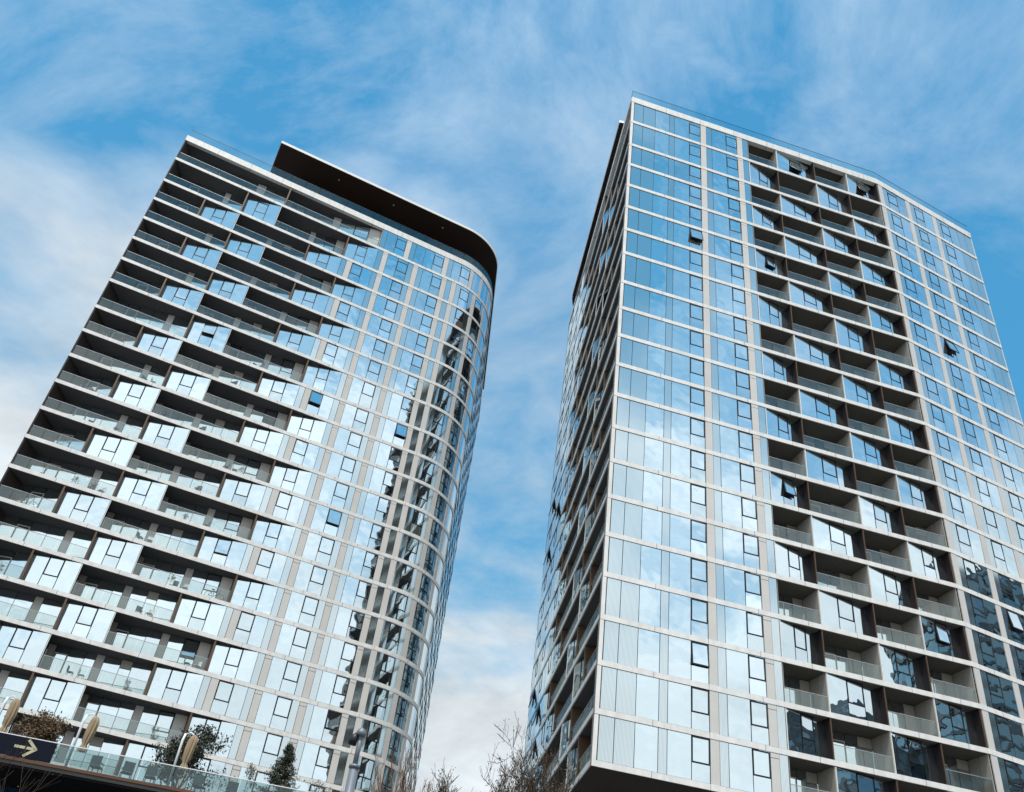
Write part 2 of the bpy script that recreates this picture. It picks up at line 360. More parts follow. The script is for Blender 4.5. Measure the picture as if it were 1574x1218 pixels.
def slant_cells(T, pa, A, B, cells, z0, z1, k, opened=0.0):
    """cells on a slanting line from plan point A to B: list of (kind, t0, t1)"""
    for kind, t0, t1 in cells:
        L = math.hypot(B[0] - A[0], B[1] - A[1]); g = 0.022 / L
        def at(t): return lerp(A[0], B[0], t), lerp(A[1], B[1], t)
        a, b = at(t0 + g), at(t1 - g)
        if kind == 'C': T.add('window_pane', slant(pa, *a, *b, z0, z1, 0.04, 'glass', 0.0045))
        elif kind == 'P': T.add('pier_panel', slant(pa, *a, *b, z0, z1, 0.06, 'pier'))
        elif kind == 'W': T.add('wall_panel', slant(pa, *a, *b, z0, z1, 0.06, 'panel'))
        elif kind == 'V':
            h = lerp(z0, z1, 0.74)
            T.add('wall_panel', slant(pa, *a, *b, h + 0.02, z1, 0.06, 'panel'))
            T.add('window_pane', slant(pa, *a, *b, z0, h - 0.02, 0.04, 'glass', 0.0045))
        elif kind == 'D':
            h = lerp(z0, z1, 0.80); w_ = 0.09 / L
            fr = [slant(pa, *at(t0 + g), *at(t0 + g + w_), z0, h, 0.07, 'door_frame'), slant(pa, *at(t1 - g - w_), *at(t1 - g), z0, h, 0.07, 'door_frame'),
                  slant(pa, *at(t0 + g + w_), *at(t1 - g - w_), h - 0.1, h, 0.07, 'door_frame')]
            pn = slant(pa, *at(t0 + g + w_), *at(t1 - g - w_), z0, h - 0.1, 0.03, 'glass', 0.003)
            T.add('balcony_door', join(fr), ('door_pane', pn))
            T.add('window_pane', slant(pa, *a, *b, h + 0.02, z1, 0.04, 'glass', 0.0045))
        elif kind == 'S':
            def mk(za, zb, p, q, lay, mt):
                tp = t0 + g + p / L if p >= 0 else t1 - g + p / L
                tq = t0 + g + q / L if 0 < q < 1 else (t1 - g if q == 1 else t1 - g + q / L)
                off = {0: -0.022, 1: -0.024, 2: -0.026, 3: 0.0}[lay]
                P, Q = at(tp), at(tq); ux, uy = (B[0] - A[0]) / L, (B[1] - A[1]) / L
                return slant(pa, P[0] - uy * off, P[1] + ux * off, Q[0] - uy * off, Q[1] + ux * off, za, zb, 0.05 - off, mt, 0.0045 if mt == 'glass' else 0)
            sash(T, mk, z0, z1, k, opened)
    # dark lining behind the whole run, so joints read as shadow gaps
    L = math.hypot(B[0] - A[0], B[1] - A[1]); nx, ny = -(B[1] - A[1]) / L * 0.09, (B[0] - A[0]) / L * 0.09
    T.add('wall_lining', slant(pa, A[0] + nx, A[1] + ny, B[0] + nx, B[1] + ny, z0 - 0.02, z1 + 0.02, 0.05, 'backing'))

def railing(T, pa, s0, s1, zf, n=None, hgt=1.02):
    n = n or max(2, round((s1 - s0) / 1.15)); z0 = zf + 0.02; z1 = z0 + hgt
    rail = box(pa, s0 + 0.02, s1 - 0.02, 0.055, 0.105, z1, z1 + 0.035, 'rail_metal')
    T.add('balcony_railing', rail, *[('rail_panel', box(pa, lerp(s0, s1, i / n) + 0.015, lerp(s0, s1, (i + 1) / n) - 0.015, 0.07, 0.09, z0, z1 - 0.004, 'rail', 0.004)) for i in range(n)])

def roof_rail(T, pa, s0, s1, zt):
    n = round((s1 - s0) / 1.75); 
    T.add('roof_railing', box(pa, s0, s1, 0.10, 0.13, zt + 1.27, zt + 1.31, 'frame'),
          *[('rail_panel', box(pa, lerp(s0, s1, i / n) + 0.02, lerp(s0, s1, (i + 1) / n) - 0.02, 0.107, 0.122, zt + 0.02, zt + 1.262, 'roof_rail', 0.002)) for i in range(n)])

# cells of the flush glazing on the rounded facade (positions along the facade, metres)
GLAZ = [('R', 24.8, 25.42), ('P', 25.42, 26.08), ('C', 26.08, 27.4), ('S', 27.4, 28.75), ('R', 28.75, 29.4), ('P', 29.4, 30.06), ('R', 30.06, 30.7),
        ('C', 30.7, 32.0), ('S', 32.0, 33.27), ('P', 33.27, 33.92), ('R', 33.92, 34.6), ('P', 34.6, 35.24), ('R', 35.24, 35.9), ('S', 35.9, 37.2),
        ('R', 37.2, 37.8), ('P', 37.8, 38.4), ('S', 38.4, 39.7), ('R', 39.7, 40.3), ('P', 40.3, 40.95), ('C', 40.95, 42.2), ('R', 42.2, 42.85), ('P', 42.85, 43.5)]
TOPG = [('R', 24.7, 25.32), ('C', 25.32, 26.6), ('S', 26.6, 27.88), ('P', 27.88, 28.54), ('R', 28.54, 29.17), ('C', 29.17, 30.45), ('C', 30.45, 31.67), ('S', 31.67, 33.0),
        ('P', 33.0, 33.65), ('R', 33.65, 34.27), ('C', 34.27, 35.4), ('S', 35.4, 36.75), ('P', 36.75, 37.3), ('C', 37.3, 38.6), ('P', 38.6, 39.1), ('C', 39.1, 40.4), ('R', 40.4, 41.0), ('P', 41.0, 41.6), ('C', 41.6, 42.9), ('P', 42.9, 43.5)]
x = 43.5
while x < 70:
    for kd, wd in (('C', 1.3), ('S', 1.3), ('R', 0.65), ('P', 0.65)): GLAZ.append((kd, x, x + wd)); TOPG.append((kd, x, x + wd)); x += wd
S_END = x
EARLY = [('R', 21.0, 21.62), ('P', 21.62, 22.3), ('S', 22.3, 23.6), ('C', 23.6, 24.8)]
LONG = [('W', 0, .075), ('D', .075, .205), ('C', .205, .36), ('C', .36, .46), ('P', .46, .54), ('C', .54, .70), ('V', .70, .81), ('C', .81, 1)]
LONG2 = [('W', 0, .06), ('D', .06, .19), ('C', .19, .36), ('C', .36, .5), ('P', .5, .58), ('C', .58, .73), ('S', .73, .88), ('P', .88, 1)]
FIRST = [('C', 0, .16), ('D', .16, .31), ('C', .31, .5), ('C', .5, .69), ('P', .69, .78), ('C', .78, 1)]
SHORT = [('C', 0, .3), ('D', .3, .62), ('C', .62, 1)]
BAY = [('C', 0, .335), ('S', .335, .655), ('C', .655, 1)]

def sawtooth_facade(T, pa, Z, open_at, crown_s, glassy=False):
    gl = lambda cells: [('C' if glassy and q[0] in 'PWV' else q[0], *q[1:]) for q in cells]
    sb = 24.8 if glassy else 43.5                                # from here on the floor bands are glass spandrels
    nb = len(Z) - 1
    S1, S2, S3, S4, S5, S6 = 4.75, 8.63, 12.53, 17.0, 21.0, 24.8
    DB, DF, DE, DW = 2.45, 1.25, 2.35, 0.62                                # balcony depth at the return, depth at the fin, depth at the end wall
    zt = Z[0] + 0.42
    T.add('roof_fascia', box(pa, 0, S_END, -0.07, 0.4, Z[0] - 0.42, zt, 'band', step=0.5))
    roof_rail(T, pa, 0.08, S_END, zt)
    for k in range(1, nb + 1):
        T.add('slab_edge', box(pa, 0, sb, -0.06, 0.028, Z[k] - BH, Z[k] + BH, 'band', step=0.5))
        T.add('spandrel', box(pa, sb + 0.01, S_END, -0.02, 0.3, Z[k] - BH, Z[k] + BH, 'spandrel', step=0.5))
    for k in range(0, nb + 1):
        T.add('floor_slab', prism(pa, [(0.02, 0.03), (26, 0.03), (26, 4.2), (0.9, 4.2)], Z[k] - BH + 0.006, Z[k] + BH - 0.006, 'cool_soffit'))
    def fin(s, z0, z1):
        T.add('fin', prism(pa, [(s - 0.075, -0.02), (s + 0.075, -0.02), (s + 0.075, DF + 0.2), (s - 0.075, DF + 0.2)], z0 - GAP, z1 + GAP, 'bronze'))
    def bay(a, b, z0, z1, k):
        slant_cells(T, pa, (a + 0.075, DW), (b, 0.0), BAY, z0, z1, k, open_at.get((k, round(a)), 0))
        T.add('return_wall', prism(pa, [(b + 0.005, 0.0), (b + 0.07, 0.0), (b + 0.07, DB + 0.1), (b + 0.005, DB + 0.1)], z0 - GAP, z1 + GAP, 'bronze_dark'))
        T.add('edge_trim', prism(pa, [(b + 0.01, -0.035), (b + 0.065, -0.035), (b + 0.065, -0.003), (b + 0.01, -0.003)], z0, z1, 'white_trim'))
    def balcony(a, b, z0, z1, k, cells, end=False):
        if end:
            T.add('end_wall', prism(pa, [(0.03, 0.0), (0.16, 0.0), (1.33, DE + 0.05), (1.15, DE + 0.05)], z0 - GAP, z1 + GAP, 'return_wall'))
            A = (1.3, DE)
        else: A = (a + 0.07, DB)
        slant_cells(T, pa, A, (b - 0.075, DF), gl(cells), z0, z1, k, open_at.get((k, -round(a)), 0))
        railing(T, pa, a + (0.12 if end else 0.09), b - 0.08, Z[k + 1] + BH)
    for k in range(nb):
        z0, z1 = cell_z(Z, k)
        if k == 0:
            balcony(0, 12.8, z0, z1, k, FIRST, True); fin(12.8, z0, z1)
            slant_cells(T, pa, (12.9, DB), (24.6, 0.5), LONG2, z0, z1, k); railing(T, pa, 12.9, 24.6, Z[1] + BH)
            T.add('return_wall', prism(pa, [(24.62, 0.0), (24.68, 0.0), (24.68, 0.8), (24.62, 0.8)], z0 - GAP, z1 + GAP, 'panel'))
            cells = TOPG
        elif k % 2:
            balcony(0, S2, z0, z1, k, FIRST, True); fin(S2, z0, z1); bay(S2, S3, z0, z1, k)
            balcony(S3, S5, z0, z1, k, LONG2); fin(S5, z0, z1)
            slant_cells(T, pa, (S5 + 0.075, DW), (S6, 0.0), BAY, z0, z1, k, open_at.get((k, 21), 0)); cells = GLAZ
        else:
            balcony(0, S1, z0, z1, k, SHORT, True); fin(S1, z0, z1); bay(S1, S2, z0, z1, k)
            balcony(S2, S4, z0, z1, k, LONG); fin(S4, z0, z1)
            slant_cells(T, pa, (S4 + 0.075, DW), (S5, 0.0), BAY, z0, z1, k, open_at.get((k, 17), 0)); cells = EARLY + GLAZ
        for kd, a, b in cells:
            if kd == 'P' and a >= sb: kd = 'C'
            if glassy and kd == 'P': kd = 'C'
            flush_cell(T, pa, kd, a, b, z0, z1, k, open_at.get((k, round(a, 1)), 0), cap=round(a, 1) in (25.4, 29.4, 33.3, 33.0, 27.9))
        s0 = cells[0][1]
        T.add('wall_lining', box(pa, s0, S_END, 0.06, 0.12, z0 - 0.02, z1 + 0.02, 'backing', step=0.5))
    # roof canopy: thin pale edge over a dark soffit
    zc = 88.1
    cs = pa.cuts(crown_s, S_END, 0.4)
    def ring(d_out, d_in, z0, z1, mt):
        n = len(cs); v = []
        for s in cs: v += [pa.pt(s, d_out, z0), pa.pt(s, d_out, z1), pa.pt(s, d_in, z0), pa.pt(s, d_in, z1)]
        f = []
        for i in range(n - 1):
            a, c = 4 * i, 4 * i + 4
            f += [(a, c, c + 1, a + 1), (a + 2, a + 3, c + 3, c + 2), (a, a + 2, c + 2, c), (a + 1, c + 1, c + 3, a + 3)]
        f += [(0, 1, 3, 2), (4 * n - 4, 4 * n - 2, 4 * n - 1, 4 * n - 3)]
        if pa.sg < 0: f = [q[::-1] for q in f]
        return Piece(v, f, mt)
    T.add('roof_canopy', ring(0.06, 6.3, zc - 0.2, zc + 0.16, 'crown_soffit'), ('canopy_fascia', ring(-0.02, 0.05, zc - 0.17, zc + 0.2, 'white_trim')),
          ('canopy_end', box(pa, crown_s - 0.06, crown_s - 0.005, 0.0, 6.3, zc - 0.17, zc + 0.2, 'white_trim')))
    for q in (crown_s + 8, crown_s + 15.5, crown_s + 22.5): T.add('downlight', box(pa, q - 0.09, q + 0.09, 1.5, 1.68, zc - 0.215, zc - 0.201, 'white_trim'))
    cs = pa.cuts(crown_s + 3.2, S_END, 0.5)
    T.add('plant_room_wall', ring(5.4, 6.0, zt + 0.01, zc - 0.21, 'crown_soffit'))

# ------------------------------------------------------------------ the two towers
PR, A1, A2, L1, L2, A3 = (7.8343, 55.476), 0.19873, 0.39543, 28.674, 14.2317, 1.61443
QL, B1 = (-41.481, 68.443), 0.38738
ARC = (35.2, 7.0, math.radians(68))
ZR = levels(15.782); ZL = levels(15.782 - 0.771, 1)

TL = Tower('apartment tower with long stepped balconies on its left half and a rounded glass corner')
sawtooth_facade(TL, Path(QL, B1, 1, arc=ARC), ZL, {(7, 9): 0.2, (8, 22.3): 0.2, (8, 32.0): 0.17, (12, 27.4): 0.13, (18, 32.0): 0.1, (17, -13): 0.2, (9, -13): 0.25, (14, 17): 0.1}, 9.75)
paL = Path(QL, B1, 1)
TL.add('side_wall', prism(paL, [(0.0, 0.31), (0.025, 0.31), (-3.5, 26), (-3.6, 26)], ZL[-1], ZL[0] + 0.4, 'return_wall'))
TL.add('roof_deck', prism(Path(QL, B1, 1, arc=ARC), [(0.1, 0.3), (20, 0.3), (35.2, 0.3), (38, 0.3), (40.5, 0.3), (43, 0.3), (60, 0.3), (20, 26), (-2.5, 26)], ZL[0] + 0.1, ZL[0] + 0.4, 'soffit'))
TL.build()

TR = Tower('apartment tower with a sharp front corner, checkerboard of recessed balconies and a bent glass front')
sawtooth_facade(TR, Path(PR, A3, -1, arc=ARC), ZR, {(k, s): 0.22 for k, s in ((9, 32.0), (10, 27.4), (12, 35.9), (13, 38.4), (14, 38.4), (16, 32.0), (17, 27.4), (11, 32.0), (18, 27.4), (19, 27.4))}, 6.75, True)
pf = Path(PR, A1, 1, bend=(L1, A2 - A1)); LT = L1 + L2
FRONT = [('R', 0.36, 1.38), ('R', 1.38, 2.72), ('C', 2.72, 4.27), ('R', 4.27, 4.88), ('C', 4.88, 6.5), ('S', 6.5, 7.77), ('P', 7.77, 8.42),
         ('R', 8.42, 9.05), ('C', 9.05, 10.67), ('S', 10.67, 11.93), ('P', 11.93, 12.57), ('R', 12.57, 13.2)]
RIGHT = [('P', 0.1, 0.76), ('R', 0.76, 1.42), ('S', 1.42, 2.8), ('C', 2.8, 4.1), ('P', 4.1, 4.74), ('R', 4.74, 5.39), ('S', 5.39, 6.7), ('C', 6.7, 8.03), ('P', 8.03, 8.7),
         ('R', 8.7, 9.33), ('S', 9.33, 10.65), ('C', 10.65, 11.95), ('R', 11.95, 13.12), ('R', 13.12, 14.18)]
OPEN_F = {(5, 6.5): 0.22, (18, 6.5): 0.09}
OPEN_R = {(6, 5.39): 0.24, (15, 5.39): 0.15}
OPEN_B = {(0, 16.58): 0.17, (0, 24.93): 0.22, (5, 13.25): 0.14, (13, 13.25): 0.19, (16, 24.93): 0.12}
EDG = [13.25, 16.58, 21.05, 24.93, 28.67]
ztR = ZR[0] + 0.42
TR.add('roof_fascia', box(pf, 0, LT, -0.07, 0.4, ZR[0] - 0.42, ztR, 'band'))
roof_rail(TR, pf, 0.08, LT, ztR)
for k in range(1, 22): TR.add('slab_edge', box(pf, 0.0, LT, -0.062, 0.028, ZR[k] - BH, ZR[k] + BH, 'band'))
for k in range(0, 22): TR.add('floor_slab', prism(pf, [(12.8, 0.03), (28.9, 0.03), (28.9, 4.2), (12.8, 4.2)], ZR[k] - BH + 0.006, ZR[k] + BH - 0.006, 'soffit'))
for k in range(21):
    z0, z1 = cell_z(ZR, k)
    TR.add('corner_post', box(pf, 0.0, 0.30, -0.045, 0.2, z0 - 0.02, z1 + 0.02, 'band'))
    for kd, a, b in FRONT: flush_cell(TR, pf, kd, a, b, z0, z1, k, OPEN_F.get((k, a), 0), cap=(a == 11.93))
    for kd, a, b in RIGHT: flush_cell(TR, pf, kd, L1 + a, L1 + b, z0, z1, k, OPEN_R.get((k, a), 0))
    TR.add('wall_lining', box(pf, 0.31, 13.22, 0.06, 0.12, z0 - 0.02, z1 + 0.02, 'backing'))
    TR.add('wall_lining', box(pf, L1 + 0.1, LT - 0.03, 0.06, 0.12, z0 - 0.02, z1 + 0.02, 'backing'))
    for i in range(4):
        a, b = EDG[i], EDG[i + 1]
        if (i + k) % 2:                                          # bay: flush on the left, drawn back on the right
            slant_cells(TR, pf, (a + 0.05, 0.07), (b - 0.10, 0.64), [('C', 0, .37), ('S', .37, .70), ('C', .70, 1)], z0, z1, k, OPEN_B.get((k, a), 0))
            TR.add('fin', prism(pf, [(b - 0.075, -0.02), (b + 0.0, -0.02), (b + 0.0, 2.0), (b - 0.075, 2.0)], z0 - GAP, z1 + GAP, 'bronze'),
                   ('fin_lining', prism(pf, [(b - 0.12, 0.04), (b - 0.078, 0.04), (b - 0.078, 1.75), (b - 0.12, 1.75)], z0 - GAP, z1 + GAP, 'bronze_dark')))
            TR.add('edge_trim', prism(pf, [(a - 0.025, -0.03), (a + 0.035, -0.03), (a + 0.035, 0.04), (a - 0.025, 0.04)], z0, z1, 'white_trim'))
        else:
            DB = 2.05
            slant_cells(TR, pf, (a + 0.03, DB), (b - 0.08, DB), [('C', 0, .24), ('D', .24, .52), ('C', .52, .74), ('V', .74, 1)] if k % 3 else [('W', 0, .1), ('C', .1, .5), ('C', .5, .76), ('W', .76, 1)], z0, z1, k)
            for q0, q1 in ((0.0, 0.98), (1.01, DB)):
                TR.add('return_wall', prism(pf, [(b - 0.075, q0 + 0.02), (b - 0.03, q0 + 0.02), (b - 0.03, q1), (b - 0.075, q1)], z0 - GAP, z1 + GAP, 'panel'))
            if i == 0: TR.add('return_wall', prism(pf, [(a + 0.0, 0.02), (a + 0.03, 0.02), (a + 0.03, DB), (a, DB)], z0 - GAP, z1 + GAP, 'panel'))
            railing(TR, pf, a + 0.04, b - 0.08, ZR[k + 1] + BH, n=3 if b - a < 4.2 else 4)
for k in range(21): TR.add('corner_post', box(pf, LT - 0.05, LT, -0.045, 0.2, cell_z(ZR, k)[0] - 0.02, cell_z(ZR, k)[1] + 0.02, 'white_trim'))
TR.add('side_wall', prism(pf, [(LT - 0.02, 0.06), (LT, 0.06), (LT + 2, 22), (LT + 1.9, 22)], ZR[-1], ZR[0] + 0.4, 'return_wall'))
TR.add('roof_deck', prism(pf, [(0.4, 0.41), (L1, 0.41), (LT - 0.1, 0.41), (LT, 20), (20, 30), (4.5, 30)], ZR[0] + 0.1, ZR[0] + 0.38, 'soffit'))
zb = ZR[-1] - BH
TR.add('underside', prism(pf, [(0.05, 0.04), (L1, 0.04), (LT, 0.04), (LT + 2, 20), (20, 40), (6.0, 40)], zb - 0.02, zb + 0.1, 'crown_soffit'))
TR.add('lobby_wall', prism(pf, [(4.5, 8.0), (LT - 2, 8.0), (LT - 2, 18), (6.5, 30)], -EYE, zb - 0.03, 'glass'))
for i in range(5):
    TR.add('column', prism(pf, [(3 + 8 * i + 0.45 * math.cos(t), 6.4 + 0.45 * math.sin(t)) for t in [j * math.pi / 6 for j in range(12)]], -EYE, zb - 0.03, 'pier'))
TR.build()

# ------------------------------------------------------------------ ground and podium
def mesh_obj(name, v, f, mt, parent=None, smooth=False):
    o = make_obj(name, Piece(v, f, mt), parent)
    if smooth:
        for p in o.data.polygons: p.use_smooth = True
    return o
solid('paving', (0.11, 0.107, 0.10), 0.8, 0.2, 0.3)
solid('rust_edge', (0.10, 0.042, 0.022), 0.6, 0.2, 0.8)
solid('black_soffit', (0.008, 0.006, 0.006), 0.9, 0.2, spec=0.1)
solid('navy', (0.003, 0.005, 0.013), 0.7, 0.1, spec=0.15)
solid('cream', (0.45, 0.41, 0.27), 0.5, 0.05)
solid('canvas', (0.30, 0.225, 0.14), 0.85, 0.12, 3.0, bump=0.3)
solid('white_paint', (0.75, 0.75, 0.75), 0.4, 0.04)
solid('chair_weave', (0.05, 0.075, 0.085), 0.7, 0.2, 6.0)
solid('planter', (0.10, 0.095, 0.09), 0.8, 0.15)
solid('grey_metal', (0.17, 0.19, 0.22), 0.45, 0.08, 3.0, metal=0.2)
mirror_glass('blue_ribbed', (0.35, 0.6, 0.8), 0.6, (0.03, 0.08, 0.16), 0.01, ribs=True, rough=0.05)
rail_glass('terrace_glass', (0.66, 0.74, 0.74), 0.05)
g = mesh_obj('ground', [(-1500, -1500, 0), (1500, -1500, 0), (1500, 1500, 0), (-1500, 1500, 0)], [(0, 1, 2, 3)], 'paving'); g['kind'] = 'structure'
pt = Path((-23.1, 49.8), A1, 1); ZT = 10.27
pod = thing('podium', 'low podium with a planted roof terrace in front of the rounded tower', 'building')
make_obj('terrace_floor', prism(pt, [(-26, 0.02), (19, 0.02), (19, 20), (14, 26), (-26, 18)], ZT - 0.30, ZT, 'paving'), pod)
make_obj('terrace_edge', box(pt, -26, 19, -0.08, 0.018, ZT - 0.12, ZT + 0.03, 'rust_edge'), pod)
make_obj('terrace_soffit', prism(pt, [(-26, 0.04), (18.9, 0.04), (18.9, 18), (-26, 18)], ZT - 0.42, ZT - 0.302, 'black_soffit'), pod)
make_obj('lower_wall', prism(pt, [(-26, 5.6), (18, 5.6), (18, 18), (-26, 16)], -EYE, ZT - 0.424, 'backing'), pod)
for i in range(72): make_obj('ribbed_pane', box(pt, -26 + i * 0.6 + 0.02, -26 + i * 0.6 + 0.58, 5.5, 5.56, ZT - 4.6, ZT - 0.43, 'blue_ribbed', 0.004), pod)
bal = thing('terrace_balustrade', 'clear glass balustrade with a pale handrail along the podium terrace edge', 'balustrade')
make_obj('handrail', box(pt, -26, 18.9, 0.03, 0.075, ZT + 1.06, ZT + 1.10, 'white_paint'), bal)
for i in range(26): make_obj('glass_panel', box(pt, -26 + i * 1.725 + 0.015, -26 + (i + 1) * 1.725 - 0.015, 0.045, 0.06, ZT + 0.04, ZT + 1.056, 'terrace_glass', 0.003), bal)
sg = thing('arrow_sign', 'dark navy sign panel with a cream arrow on the terrace balustrade', 'sign')
make_obj('sign_panel', box(pt, -4.2, 2.42, -0.03, 0.02, ZT + 0.06, ZT + 1.04, 'navy'), sg)
def stroke(a, b, wd):
    (s0, z0), (s1, z1) = a, b; L = math.hypot(s1 - s0, z1 - z0); nx, nz = -(z1 - z0) / L * wd / 2, (s1 - s0) / L * wd / 2
    q = [(s0 - nx, z0 - nz), (s1 - nx, z1 - nz), (s1 + nx, z1 + nz), (s0 + nx, z0 + nz)]
    v = [pt.pt(s, -0.042, z) for s, z in q] + [pt.pt(s, -0.031, z) for s, z in q]
    return Piece(v, [(0, 1, 2, 3), (7, 6, 5, 4), (0, 4, 5, 1), (1, 5, 6, 2), (2, 6, 7, 3), (3, 7, 4, 0)], 'cream')
make_obj('arrow', join([stroke((0.47, 10.83), (1.52, 10.83), 0.13), stroke((1.04, 11.22), (1.56, 10.80), 0.135), stroke((1.04, 10.42), (1.56, 10.86), 0.137)]), sg)

# ------------------------------------------------------------------ terrace furniture
def tube(pts, rads, n=8):
    v, f = [], []
    for i, (p, r) in enumerate(zip(pts, rads)):
        p = Vector(p); t = (Vector(pts[min(i + 1, len(pts) - 1)]) - Vector(pts[max(i - 1, 0)])).normalized()
        a = t.orthogonal().normalized(); b = t.cross(a)
        v += [tuple(p + (a * math.cos(k * 2 * math.pi / n) + b * math.sin(k * 2 * math.pi / n)) * r) for k in range(n)]
    for i in range(len(pts) - 1):
        for k in range(n): f.append((i * n + k, i * n + (k + 1) % n, (i + 1) * n + (k + 1) % n, (i + 1) * n + k))
    f += [tuple(range(n))[::-1], tuple(range((len(pts) - 1) * n, len(pts) * n))]
    return v, f
UMB = ['tan parasol folded shut on a white mast, beside the arrow sign', 'tan folded parasol on a white mast where the sign panel ends', 'tan folded parasol on a white mast in front of the dark leafy shrub']
for i, (sm_, top) in enumerate(((-1.0, 13.2), (3.12, 13.1), (8.36, 13.15))):
    u = thing('parasol', UMB[i], 'parasol', group='folded parasols on the terrace')
    P = lambda ds, dd, z: pt.pt(sm_ + ds, 0.5 + dd, z)
    v, f = tube([P(0, 0, ZT), P(0, 0, top - 0.35), P(0.05, 0, top)], [0.07, 0.07, 0.06]); mesh_obj('mast', v, f, 'white_paint', u, True)
    v, f = tube([P(0.05, 0, top - 0.03), P(0.3, 0, top + 0.1), P(0.52, 0, top - 0.02)], [0.03, 0.03, 0.03], 6); mesh_obj('arm', v, f, 'white_paint', u, True)
    n, v, f = 48, [], []
    prof = [(0.0, 0.05), (0.08, 0.16), (0.3, 0.22), (0.8, 0.24), (1.3, 0.21), (1.5, 0.13), (1.62, 0.19), (1.85, 0.24)]
    for h, r in prof:
        for k in range(n):
            a = k * 2 * math.pi / n; rr = r * 0.92 * (1 + 0.34 * (1 - abs(math.sin(a * 4 + 0.5 * h)) * 2) * min(1, h * 3 + .2))
            v.append(P(0.52 + rr * math.cos(a) + 0.04 * math.sin(h * 2 + i), rr * math.sin(a), top + 0.02 - h))
    for j in range(len(prof) - 1):
        for k in range(n): f.append((j * n + k, (j + 1) * n + k, (j + 1) * n + (k + 1) % n, j * n + (k + 1) % n))
    f += [tuple(range(n))]
    mesh_obj('canopy', v, f, 'canvas', u, True)
    mesh_obj('base', *tube([P(0, 0, ZT + 0.005), P(0, 0, ZT + 0.1)], [0.35, 0.33], 12), 'planter', u)
def chair(s, d, turn, label):
    c = thing('terrace_chair', label, 'chair', group='woven chairs on the terrace')
    q = Path(pt.pt(s, d, 0)[:2], A1 + turn, 1)
    make_obj('seat', box(q, -0.28, 0.28, -0.28, 0.28, ZT + 0.40, ZT + 0.45, 'chair_weave'), c)
    make_obj('backrest', box(q, -0.28, 0.28, 0.27, 0.31, ZT + 0.46, ZT + 0.95, 'chair_weave'), c)
    for a in (-0.26, 0.26):
        for b in (-0.26, 0.26):
            make_obj('leg', box(q, a - 0.02, a + 0.02, b - 0.02, b + 0.02, ZT + 0.002, ZT + 0.398, 'frame'), c)
        make_obj('armrest', box(q, a - 0.03, a + 0.03, -0.27, 0.26, ZT + 0.62, ZT + 0.65, 'frame'), c)
for s_, tr, lb in ((4.55, 2.9, 'dark woven chair nearest the middle parasol mast'), (6.1, 3.4, 'dark woven chair between the two right-hand parasols'), (7.35, 3.1, 'dark woven chair left of the parasol by the leafy shrub'),
                   (9.9, 2.8, 'dark woven chair under the leafy shrub'), (11.6, 3.3, 'dark woven chair between the leafy shrub and the conifer')):
    chair(s_, 0.75, tr, lb)

# ------------------------------------------------------------------ things on the balconies
def ring_mesh(c, ax_u, ax_v, R, r, n=20, m_=5):
    v, f = [], []; nrm = ax_u.cross(ax_v)
    for i in range(n):
        a = i * 2 * math.pi / n; rad = ax_u * math.cos(a) + ax_v * math.sin(a)
        for j in range(m_):
            b = j * 2 * math.pi / m_; v.append(tuple(c + rad * (R + r * math.cos(b)) + nrm * r * math.sin(b)))
    for i in range(n):
        for j in range(m_): f.append((i * m_ + j, ((i + 1) % n) * m_ + j, ((i + 1) % n) * m_ + (j + 1) % m_, i * m_ + (j + 1) % m_))
    return v, f
def bicycle(pa, s, d, z, label):
    b = thing('bicycle', label, 'bicycle')
    o = Vector(pa.pt(s, d, z)); u = (Vector(pa.pt(s + 1, d, z)) - o).normalized(); k = Vector((0, 0, 1))
    P = lambda x_, z_: tuple(o + u * x_ + k * z_)
    for x_ in (-0.52, 0.52):
        w_ = mesh_obj('wheel', *ring_mesh(o + u * x_ + k * 0.345, u, k, 0.325, 0.02), 'frame', b, True)
        sv, sf = [], []
        for q in range(8):
            a = q * math.pi / 8 + 0.1; tv, tf = tube([P(x_ + 0.31 * math.cos(a), 0.345 + 0.31 * math.sin(a)), P(x_ - 0.31 * math.cos(a), 0.345 - 0.31 * math.sin(a))], [0.004, 0.004], 3)
            sf += [tuple(i + len(sv) for i in t) for t in tf]; sv += tv
        mesh_obj('spokes', sv, sf, 'rail_metal', w_)
    fv, ff = [], []
    for A_, B_ in (((-0.52, .345), (-0.05, .33)), ((-0.52, .345), (-0.2, .82)), ((-0.05, .33), (-0.22, .88)), ((-0.05, .33), (0.36, .78)), ((-0.2, .82), (0.34, .86)), ((0.33, .95), (0.52, .345))):
        tv, tf = tube([P(*A_), P(*B_)], [0.02, 0.02], 6); ff += [tuple(i + len(fv) for i in t) for t in tf]; fv += tv
    mesh_obj('bicycle_frame', fv, ff, 'frame', b)
    mesh_obj('saddle', *tube([P(-0.36, .92), P(-0.2, .93), P(-0.08, .92)], [0.06, 0.05, 0.02], 6), 'frame', b)
    nrm = u.cross(k); h0 = o + u * 0.34 + k * 0.98
    mesh_obj('handlebar', *tube([tuple(h0 + nrm * 0.28 + u * 0.06), tuple(h0), tuple(h0 - nrm * 0.28 + u * 0.06)], [0.015] * 3, 6), 'frame', b)
bicycle(paL, 19.7, 0.45, ZL[16] + BH + 0.002, 'bicycle parked against a balcony window beside the bronze fin')
bicycle(paL, 2.6, 0.5, ZL[15] + BH + 0.002, 'bicycle standing behind a balcony rail at the end of the rounded tower')

